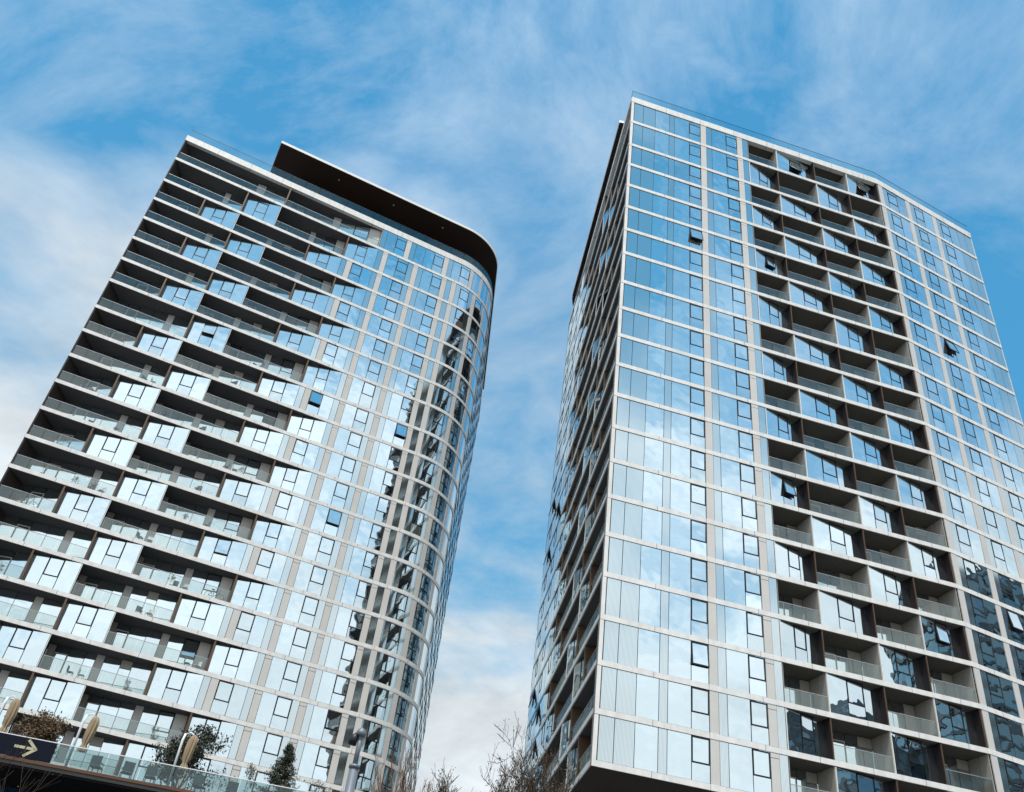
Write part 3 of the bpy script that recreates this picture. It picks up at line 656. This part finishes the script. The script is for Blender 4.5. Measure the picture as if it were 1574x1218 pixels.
# ------------------------------------------------------------------ street lamp
lx, ly = -0.106 * 23, 0.994 * 23
lamp = thing('street_lamp', 'pale grey lamp post with a dark lamp head under a white cap', 'lamp post', (lx, ly, 0))
def rel(n, vf, mt, sm=True): return mesh_obj(n, vf[0], vf[1], mt, lamp, sm)
rel('pole', tube([(0, 0, 0.0), (0, 0, 4.0), (0, 0, 7.2)], [0.14, 0.125, 0.112], 16), 'grey_metal')
rel('collar', tube([(0, 0, 7.17), (0, 0, 7.24)], [0.135, 0.13], 16), 'grey_metal')
rel('upper_pole', tube([(0, 0, 7.22), (0, 0, 8.02)], [0.062, 0.055], 12), 'grey_metal')
rel('cap', tube([(-0.02, 0, 7.93), (-0.01, 0, 8.02), (0.0, 0, 8.09), (0.0, 0, 8.12)], [0.12, 0.115, 0.08, 0.02], 14), 'grey_metal')
hd = rel('lamp_head', tube([(-0.17, -0.02, 7.70), (-0.15, -0.01, 7.86), (-0.08, 0, 7.96)], [0.105, 0.10, 0.06], 12), 'frame')

# ------------------------------------------------------------------ planting
def leaf_mat(name, c0, c1):
    mt, n, l = mat(name)
    o = n.new('ShaderNodeOutputMaterial'); b = n.new('ShaderNodeBsdfPrincipled'); l.new(b.outputs[0], o.inputs[0])
    ge = n.new('ShaderNodeNewGeometry'); rp = n.new('ShaderNodeValToRGB'); l.new(ge.outputs['Random Per Island'], rp.inputs[0])
    rp.color_ramp.elements[0].color = (*c0, 1); rp.color_ramp.elements[1].color = (*c1, 1)
    l.new(rp.outputs[0], b.inputs['Base Color']); b.inputs['Roughness'].default_value = 0.6
leaf_mat('leaf_dark', (0.008, 0.014, 0.007), (0.03, 0.038, 0.015))
leaf_mat('leaf_brown', (0.035, 0.028, 0.010), (0.13, 0.065, 0.018))
leaf_mat('leaf_dry', (0.025, 0.018, 0.010), (0.085, 0.055, 0.026))
solid('bark', (0.06, 0.040, 0.026), 0.9, 0.3, 3.0, bump=0.4)
solid('bark_orange', (0.16, 0.075, 0.03), 0.9, 0.35, 3.0)
def tree(name, label, loc, height, trunk_r, seed, bark, leaf, leaf_n, leaf_size, spread=0.5, depth=5, first=0.3, upright=0.55, kids=(3, 5), cat='tree', stems=1, leaf_lo=0.0, min_r=0.004, width=None):
    R = random.Random(seed); root = thing(name, label, cat, loc)
    bv, bf, tips = [], [], []
    def add_tube(pts, rads):
        b = len(bv); v, f = tube(pts, rads, 5 if rads[0] > 0.02 else 3); bv.extend(v); bf.extend(tuple(i + b for i in q) for q in f)
    def grow(p, dr, L, r, lev):
        pts, rads, n = [p], [r], 4 if lev < depth - 1 else 3
        for i in range(n):
            dr = (dr + Vector((R.gauss(0, .11), R.gauss(0, .11), R.gauss(0, .08) + 0.07 * upright))).normalized()
            p = p + dr * L / n; pts.append(p); rads.append(max(min_r, r * (1 - 0.62 * (i + 1) / n)))
        add_tube(pts, rads)
        if lev >= depth - 2: tips.extend(pts[1:])
        if lev == depth: return
        for j in range(R.randint(*kids) + (2 if lev == 0 else 0)):
            t = first + (1 - first) * R.random() if lev == 0 else 0.25 + 0.75 * R.random()
            x = t * n; i = min(int(x), n - 1); q = pts[i].lerp(pts[i + 1], x - i)
            ax = Vector((R.gauss(0, 1), R.gauss(0, 1), R.gauss(0, 0.35))).normalized()
            nd_ = (dr * upright + ax * spread + Vector((0, 0, 0.28 * upright))).normalized()
            grow(q, nd_, L * (0.48 + 0.24 * R.random()) * (1.15 - 0.45 * t if lev == 0 else 1), max(min_r, rads[i] * 0.55), lev + 1)
    for st in range(stems):
        a = R.random() * 6.28
        grow(Vector((0.25 * st * math.cos(a), 0.25 * st * math.sin(a), 0)), Vector((0.12 * math.cos(a) * (stems > 1), 0.12 * math.sin(a) * (stems > 1), 1)).normalized(), height * (1 if st == 0 else 0.7 + 0.3 * R.random()) * 0.72, trunk_r, 0)
    zx = height / max(p[2] for p in bv); rx = sorted(math.hypot(p[0], p[1]) for p in bv)[int(len(bv) * 0.97)]
    kx = min(zx, width / 2 / rx) if width else zx
    bv = [(p[0] * kx, p[1] * kx, p[2] * zx) for p in bv]; tips = [Vector((p.x * kx, p.y * kx, p.z * zx)) for p in tips]
    mesh_obj('trunk', bv, bf, bark, root)
    if leaf_n:
        v, f = [], []
        tips = [t for t in tips if t.z >= leaf_lo * height]
        for _ in range(leaf_n):
            c = R.choice(tips) + Vector((R.gauss(0, 1), R.gauss(0, 1), R.gauss(0, 1))) * leaf_size * 1.1
            a = Vector((R.gauss(0, 1), R.gauss(0, 1), R.gauss(0, 1))).normalized(); b_ = a.orthogonal().normalized()
            ls = leaf_size * R.uniform(0.6, 1.2); k = len(v)
            v += [tuple(c - a * ls), tuple(c + b_ * ls * 0.45), tuple(c + a * ls), tuple(c - b_ * ls * 0.45)]; f.append((k, k + 1, k + 2, k + 3))
        o = mesh_obj('crown', v, f, leaf, root); o['kind'] = 'stuff'
    return root
tree('bare_tree', 'sparse bare tree with a few dry leaves against the pale sky between the towers', (1.95, 30, 0), 11.2, 0.16, 11, 'bark', 'leaf_dry', 13000, 0.045, spread=0.75, depth=5, first=0.5, upright=0.6, kids=(4, 5), stems=7, min_r=0.012, width=5.0)
tree('bare_tree', 'orange-brown bare twiggy tree beside the lamp post', (-2.2, 26, 0), 8.9, 0.12, 23, 'bark_orange', 'leaf_brown', 1500, 0.03, spread=0.45, depth=5, first=0.3, upright=0.8, kids=(3, 4), stems=7, min_r=0.010, width=3.0)
tree('bare_tree', 'small orange-brown bare tree at the foot of the sharp-cornered tower', (3.1, 27, 0), 8.2, 0.08, 29, 'bark_orange', 'leaf_brown', 300, 0.03, spread=0.55, depth=5, first=0.4, upright=0.7, kids=(3, 4), stems=2, min_r=0.008, width=2.4)
tree('bare_tree', 'thin bare sapling reaching in front of the arrow sign', (-5.3, 11.6, 0), 4.2, 0.05, 5, 'bark', 'leaf_dry', 120, 0.02, spread=0.5, depth=4, first=0.3, upright=0.7, kids=(3, 4), min_r=0.003)
def onterr(s, d): p = pt.pt(s, d, ZT); return (p[0], p[1], p[2])
tree('leafy_shrub', 'tall dark green leafy shrub behind the terrace balustrade', onterr(8.7, 2.6), 4.3, 0.07, 31, 'bark', 'leaf_dark', 5200, 0.10, spread=0.55, depth=4, first=0.08, upright=0.55, kids=(4, 6), cat='shrub', stems=3)
def conifer(name, label, loc, h, r, seed):
    R = random.Random(seed); root = thing(name, label, 'shrub', loc); bv, bf, v, f = [], [], [], []
    def tb(pts, rads):
        b = len(bv); q, g_ = tube(pts, rads, 4); bv.extend(q); bf.extend(tuple(i + b for i in t) for t in g_)
    tb([(0, 0, 0), (0.03, 0, h * 0.5), (0, 0.02, h)], [0.06, 0.04, 0.008])
    for i in range(230):
        t = 0.06 + 0.93 * R.random() ** 0.8; a = R.random() * 6.283; L = r * ((1 - t) ** 0.85 * R.uniform(0.55, 1.15) + 0.07)
        p0 = Vector((0, 0, h * t)); p1 = p0 + Vector((math.cos(a) * L, math.sin(a) * L, L * R.uniform(0.1, 0.55)))
        tb([tuple(p0), tuple(p1)], [0.012, 0.004])
        for _ in range(int(10 + 46 * L)):
            c = p0.lerp(p1, R.uniform(0.2, 1.05)) + Vector((R.gauss(0, .05), R.gauss(0, .05), R.gauss(0, .05)))
            d_ = Vector((R.gauss(0, 1), R.gauss(0, 1), R.gauss(0.3, 1))).normalized(); o_ = d_.orthogonal().normalized(); ls = R.uniform(0.035, 0.08); k = len(v)
            v.extend([tuple(c - d_ * ls), tuple(c + o_ * ls * 0.4), tuple(c + d_ * ls), tuple(c - o_ * ls * 0.4)]); f.append((k, k + 1, k + 2, k + 3))
    mesh_obj('trunk', bv, bf, 'bark', root); o = mesh_obj('crown', v, f, 'leaf_dark', root); o['kind'] = 'stuff'
conifer('conifer_shrub', 'dense dark pointed evergreen shrub on the terrace', onterr(14.1, 2.6), 3.95, 1.35, 37)
tree('brown_shrub', 'rust-brown leafy shrub behind the arrow sign', onterr(0.7, 4.0), 3.6, 0.06, 41, 'bark', 'leaf_brown', 5200, 0.09, spread=0.75, depth=4, first=0.25, upright=0.35, kids=(4, 6), cat='shrub', stems=3)
tree('small_shrub', 'thin young shrub with scattered leaves left of the evergreen', onterr(12.3, 1.8), 2.4, 0.03, 43, 'bark', 'leaf_brown', 260, 0.06, spread=0.5, depth=3, first=0.2, upright=0.6, cat='shrub')
tree('small_shrub', 'thin young shrub with scattered leaves right of the evergreen', onterr(16.2, 1.8), 2.4, 0.03, 47, 'bark', 'leaf_dark', 420, 0.06, spread=0.5, depth=3, first=0.2, upright=0.6, cat='shrub', stems=2)

# ------------------------------------------------------------------ towers across the street, seen mirrored in the glass
solid('far_wall', (0.06, 0.085, 0.10), 0.6, 0.15, 0.1)
mirror_glass('far_glass', (0.24, 0.46, 0.60), 0.34, (0.008, 0.022, 0.034), 0.01)
def far_tower(name, label, cx, cy, w, d, h, n, rot):
    t = thing(name, label, 'building')
    def ring(rs, z0, z1, mt):
        pts = []
        for k in range(n):
            a = rot + (k + 0.5) * 2 * math.pi / n; rr = rs / math.cos(math.pi / n) if n == 4 else rs
            pts.append((cx + math.cos(a) * w / 2 * rr, cy + math.sin(a) * d / 2 * rr))
        v = [(x_, y_, z0) for x_, y_ in pts] + [(x_, y_, z1) for x_, y_ in pts]
        return Piece(v, [tuple(range(n))[::-1], tuple(range(n, 2 * n))] + [(i, (i + 1) % n, n + (i + 1) % n, n + i) for i in range(n)], mt)
    make_obj('glass_wall', ring(1, 0, h, 'far_glass'), t)
    for i in range(int(h / 3.4)): make_obj('floor_band', ring(1.02, 3.0 + i * 3.4, 3.9 + i * 3.4, 'far_wall'), t)
    make_obj('roof', ring(0.8, h + 0.01, h + 3, 'far_wall'), t)
far_tower('glass_tower', 'dark round glass tower mirrored in the low right-hand windows', 158, 27, 42, 42, 90, 24, 0)
far_tower('office_block', 'lower dark glass block mirrored in the low angled bays', 136, -3, 27, 27, 62, 4, 0.3)
for i_, (s_, d_, k_, sd_) in enumerate(((5.4, 0.8, 14, 61), (6.6, 0.6, 14, 62))):
    p_ = paL.pt(s_, d_, ZL[k_] + BH + 0.002)
    tr_ = tree('potted_plant', ('bushy potted plant behind a balcony rail near the pale pier', 'potted plant of thin stems behind a balcony rail next to the bronze fin')[i_], p_, 1.15, 0.015, sd_, 'bark', 'leaf_dark', 260, 0.035, spread=0.5, depth=3, first=0.3, upright=0.6, cat='plant')
    v_, f_ = tube([(0, 0, 0), (0, 0, 0.32)], [0.13, 0.17], 12); mesh_obj('pot', v_, f_, 'planter', tr_)
# everyday clutter behind the balcony rails
def balcony_chair(pa, s, d, z, turn, label, mt='chair_weave'):
    c = thing('balcony_chair', label, 'chair', group='chairs on the balconies')
    q = Path(pa.pt(s, d, 0)[:2], pa.a + turn, 1)
    make_obj('seat', box(q, -0.24, 0.24, -0.24, 0.24, z + 0.40, z + 0.44, mt), c)
    make_obj('backrest', box(q, -0.24, 0.24, 0.22, 0.26, z + 0.445, z + 0.88, mt), c)
    for a in (-0.21, 0.21):
        for b in (-0.21, 0.21): make_obj('leg', box(q, a - 0.018, a + 0.018, b - 0.018, b + 0.018, z + 0.002, z + 0.398, 'rail_metal'), c)
RC = random.Random(5)
WORDS = 'zero one two three four five six seven eight nine ten eleven twelve thirteen fourteen fifteen sixteen seventeen eighteen nineteen twenty'.split()
for k_ in range(6, 20):
    zf = ZL[k_ + 1] + BH
    spans = [(1.6, 8.0), (13.2, 20.4)] if k_ % 2 else [(1.6, 4.2), (9.4, 16.4)]
    for a_, b_ in spans:
        where = ('end' if a_ < 2 else 'middle') + ' balcony of the rounded tower, ' + WORDS[k_] + ' floors below its roof'
        if RC.random() < 0.62:
            s_ = RC.uniform(a_, b_ - 0.9); d_ = RC.uniform(0.4, 0.75)
            balcony_chair(paL, s_, d_, zf, RC.uniform(-1.5, 1.5), 'low dark chair on the ' + where)
            if RC.random() < 0.6: balcony_chair(paL, s_ + 0.85, d_, zf, RC.uniform(-1.5, 1.5), 'low white chair on the ' + where, 'white_paint')
        if RC.random() < 0.45:
            t_ = tree('potted_plant', 'potted plant on the ' + where, paL.pt(RC.uniform(a_, b_), RC.uniform(0.3, 0.7), zf + 0.002), RC.uniform(0.8, 1.4), 0.012, RC.randint(1, 999), 'bark', RC.choice(['leaf_dark', 'leaf_brown']), 220, 0.04, spread=0.5, depth=3, first=0.35, upright=0.6, cat='plant')
            t_['group'] = 'plants on the balconies'; v_, f_ = tube([(0, 0, 0), (0, 0, 0.3)], [0.12, 0.16], 12); mesh_obj('pot', v_, f_, 'planter', t_)
